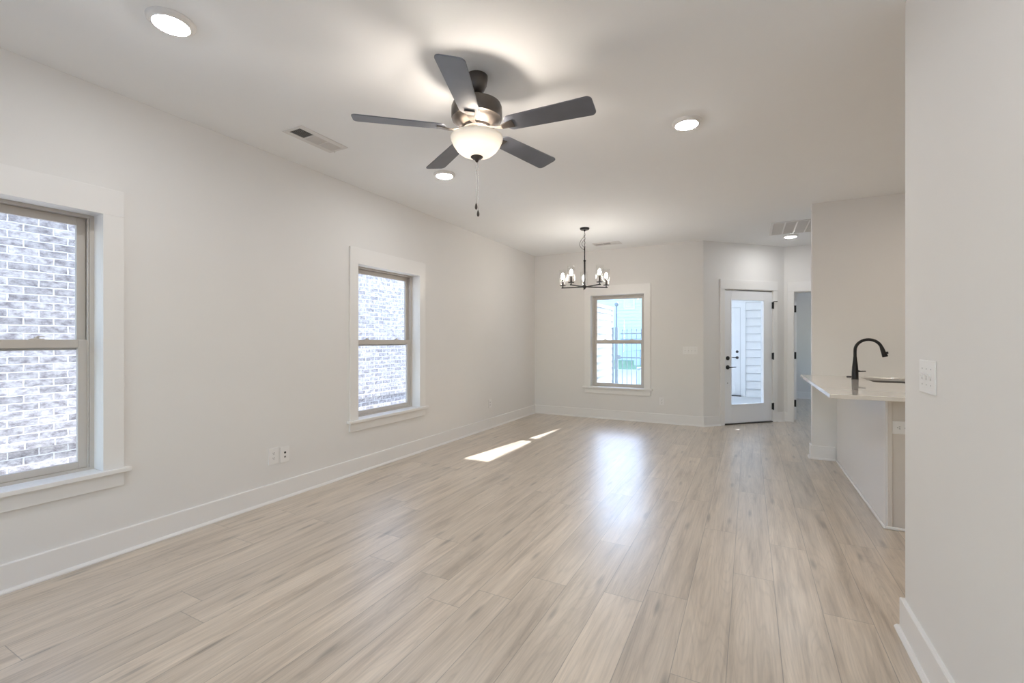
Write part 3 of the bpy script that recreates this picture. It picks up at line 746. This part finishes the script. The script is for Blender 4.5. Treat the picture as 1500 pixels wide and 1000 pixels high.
# porch
PR = thing('porch', 'covered white porch outside the glass door', 'porch', (0, 0, 0), kind='structure')
ppoly = [(-1.79, YB+T+.01), (-.67, YB+T+.01), (.40, Y2+T+.01), (.49, Y2+T+.01), (.49, 12.3), (-1.79, 12.3)]
obj('porch_slab', lambda b: prism(b, ppoly, GZ, -.02), CONC, PR)
obj('porch_roof', lambda b: prism(b, [(x+.05 if x < -1.7 else x, y) for x, y in ppoly], 2.74, 2.80), PORCHW, PR)
obj('corner_column', lambda b: box(b, -1.0, -.86, 11.85, 11.99, -.02, 2.78) if False else box(b, -1.79, -1.69, 11.95, 12.05, -.02, 2.74), PORCHW, PR)
ps = thing('storage_room', 'white clapboard storage room across the porch', 'building', (0, 11.8, 0))
obj('siding', lambda b: (clap(b, -.083, .49, -.02, 2.74, 0, .18), clap(b, -1.6, -1.235, -.02, 2.74, 0, .18), clap(b, -1.235, -.083, 2.15, 2.74, 0, .18)), PORCHW, ps)
obj('wall_body', lambda b: box(b, -1.6, .49, .001, .10, -.02, 2.74), PORCHW, ps)
SHADE_LINE = mat('lap_joint', (.50, .52, .54), .8)  # flat grey for painted shadow lines under the boards and round the door
def shade_lines(b):
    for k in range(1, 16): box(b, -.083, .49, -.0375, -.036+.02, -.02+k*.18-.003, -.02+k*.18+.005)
obj('lap_shade_lines', shade_lines, SHADE_LINE, ps)
obj('door_gap_shade', lambda b: frame(b, -1.136, -.183, -.018, 2.03, -.057, -.0555, .012, .012, .02, .012), SHADE_LINE, ps)  # grey strip stands in for the shade between door and casing
def scas(b): box(b, -.185, -.083, -.055, 0, -.02, 2.03); box(b, -1.235, -1.133, -.055, 0, -.02, 2.03); box(b, -1.235, -.083, -.055, 0, 2.03, 2.15)
obj('casing', scas, PORCHW, ps, bevel=.002)
sd = obj('storage_door', lambda b: (box(b, -1.13, -.188, -.012, 0, 0, 2.02), frame(b, -1.13, -.188, 0, 2.02, -.026, -.012, .12, .12, .22, .12), box(b, -.72, -.60, -.026, -.012, .22, 1.9)), PORCHW, ps, bevel=.003)
lever_set(-.255, .87, sd, -.026, -1)
obj('sill', lambda b: box(b, -1.15, -.17, -.10, 0, -.02, .0), HINGE, ps)
# iron fence with gate posts and ball-top post
FY_ = 11.42
def fence():
    f = thing('iron_fence', 'black iron picket fence seen through the far window', 'fence', (-2.88, FY_, GZ))
    top_z = 1.57-GZ
    for k in range(18):
        x = .045+k*.118
        def pk(b, x=x):
            box(b, x-.008, x+.008, -.008, .008, .08, top_z-.05)
            lathe(b, [(.008, top_z-.05), (.014, top_z-.04), (0, top_z)], 6, Matrix.Translation((x, 0, 0)))
        obj('picket', pk, HAZED_IRON, f)
    for z in (1.44, 1.30, .84, .16):
        obj('rail', lambda b, z=z: box(b, 0, 2.12, -.014, .014, z-GZ-.014, z-GZ+.014), HAZED_IRON, f)
HAZED_IRON = mat('hazed_fence_iron', (.20, .25, .29), .5, var=.05)  # iron colour paled and blued to carry the haze over the fence
fence()
gp = thing('gate_post', 'dark gate post with a round ball top at the fence end', 'post', (-2.965, FY_-.05, GZ))
obj('post', lambda b: (box(b, -.035, .035, -.035, .035, 0, 1.60-GZ), box(b, -.11, -.07, -.02, .02, 0, 1.60-GZ)), HAZED_IRON, gp)
obj('pole', lambda b: lathe(b, [(0, 1.60-GZ), (.022, 1.60-GZ), (.020, 2.13-GZ), (0, 2.13-GZ)], 16), HAZED_IRON, gp, smooth=True)
obj('ball_finial', lambda b: lathe(b, [(.055*math.sin(PI*i/12), 2.175-GZ-.055*math.cos(PI*i/12)) for i in range(13)], 20), HAZED_IRON, gp, smooth=True)
obj('latch', lambda b: box(b, .035, .10, -.03, .03, .80-GZ, .90-GZ), HAZED_IRON, gp)
# lawn, street, far house
tag(obj('lawn', lambda b: prism(b, [(22.5, GZ-.02), (26.97, GZ-.02), (26.97, .10), (22.5, GZ+.02)], -12, 1.5, Matrix(((0, 0, 1, 0), (1, 0, 0, 0), (0, 1, 0, 0), (0, 0, 0, 1)))), GRASS), 'strip of green lawn beyond the iron fence', 'lawn', kind='structure')
fh = thing('far_house', 'pale blue sided house beyond the fence', 'building', (0, 27, GZ))
obj('siding', lambda b: clap(b, -12, 3.0, 0, 7.5, 0, .2), BLUESID, fh)
obj('wall_body', lambda b: box(b, -12, 3.0, .001, 6, 0, 7.5), BLUESID, fh)
wf = obj('window', lambda b: frame(b, -6.62, -5.95, 3.24, 4.05, -.05, -.018, .1, .1, .1, .1), SIDING, fh)
obj('pane', lambda b: box(b, -6.52, -6.05, -.03, -.02, 3.34, 3.95), mat('far_glass', (.30, .38, .42), .1), wf)
obj('roof', lambda b: box(b, -12.4, 3.4, -.5, 6.4, 7.5, 7.8), ROOF, fh)
UT = mat('utility_grey', (.34, .42, .52), .6)
def ut(x, y, w_, h_, label):
    o = thing('utility_box', label, 'utility box', (x, y, GZ), 0, 'utility boxes beyond the fence')
    obj('housing', lambda b: box(b, -w_/2, w_/2, -w_/2, w_/2, 0, h_), UT, o, bevel=.03)
    obj('lid', lambda b: box(b, -w_/2-.02, w_/2+.02, -w_/2-.02, w_/2+.02, h_, h_+.04), UT, o, bevel=.01)
ut(-5.27, 24.5, .32, .90, 'blue-grey utility box standing by the lawn beyond the fence')
ut(-2.66, 12.6, .11, .66, 'small grey utility box just behind the iron fence')
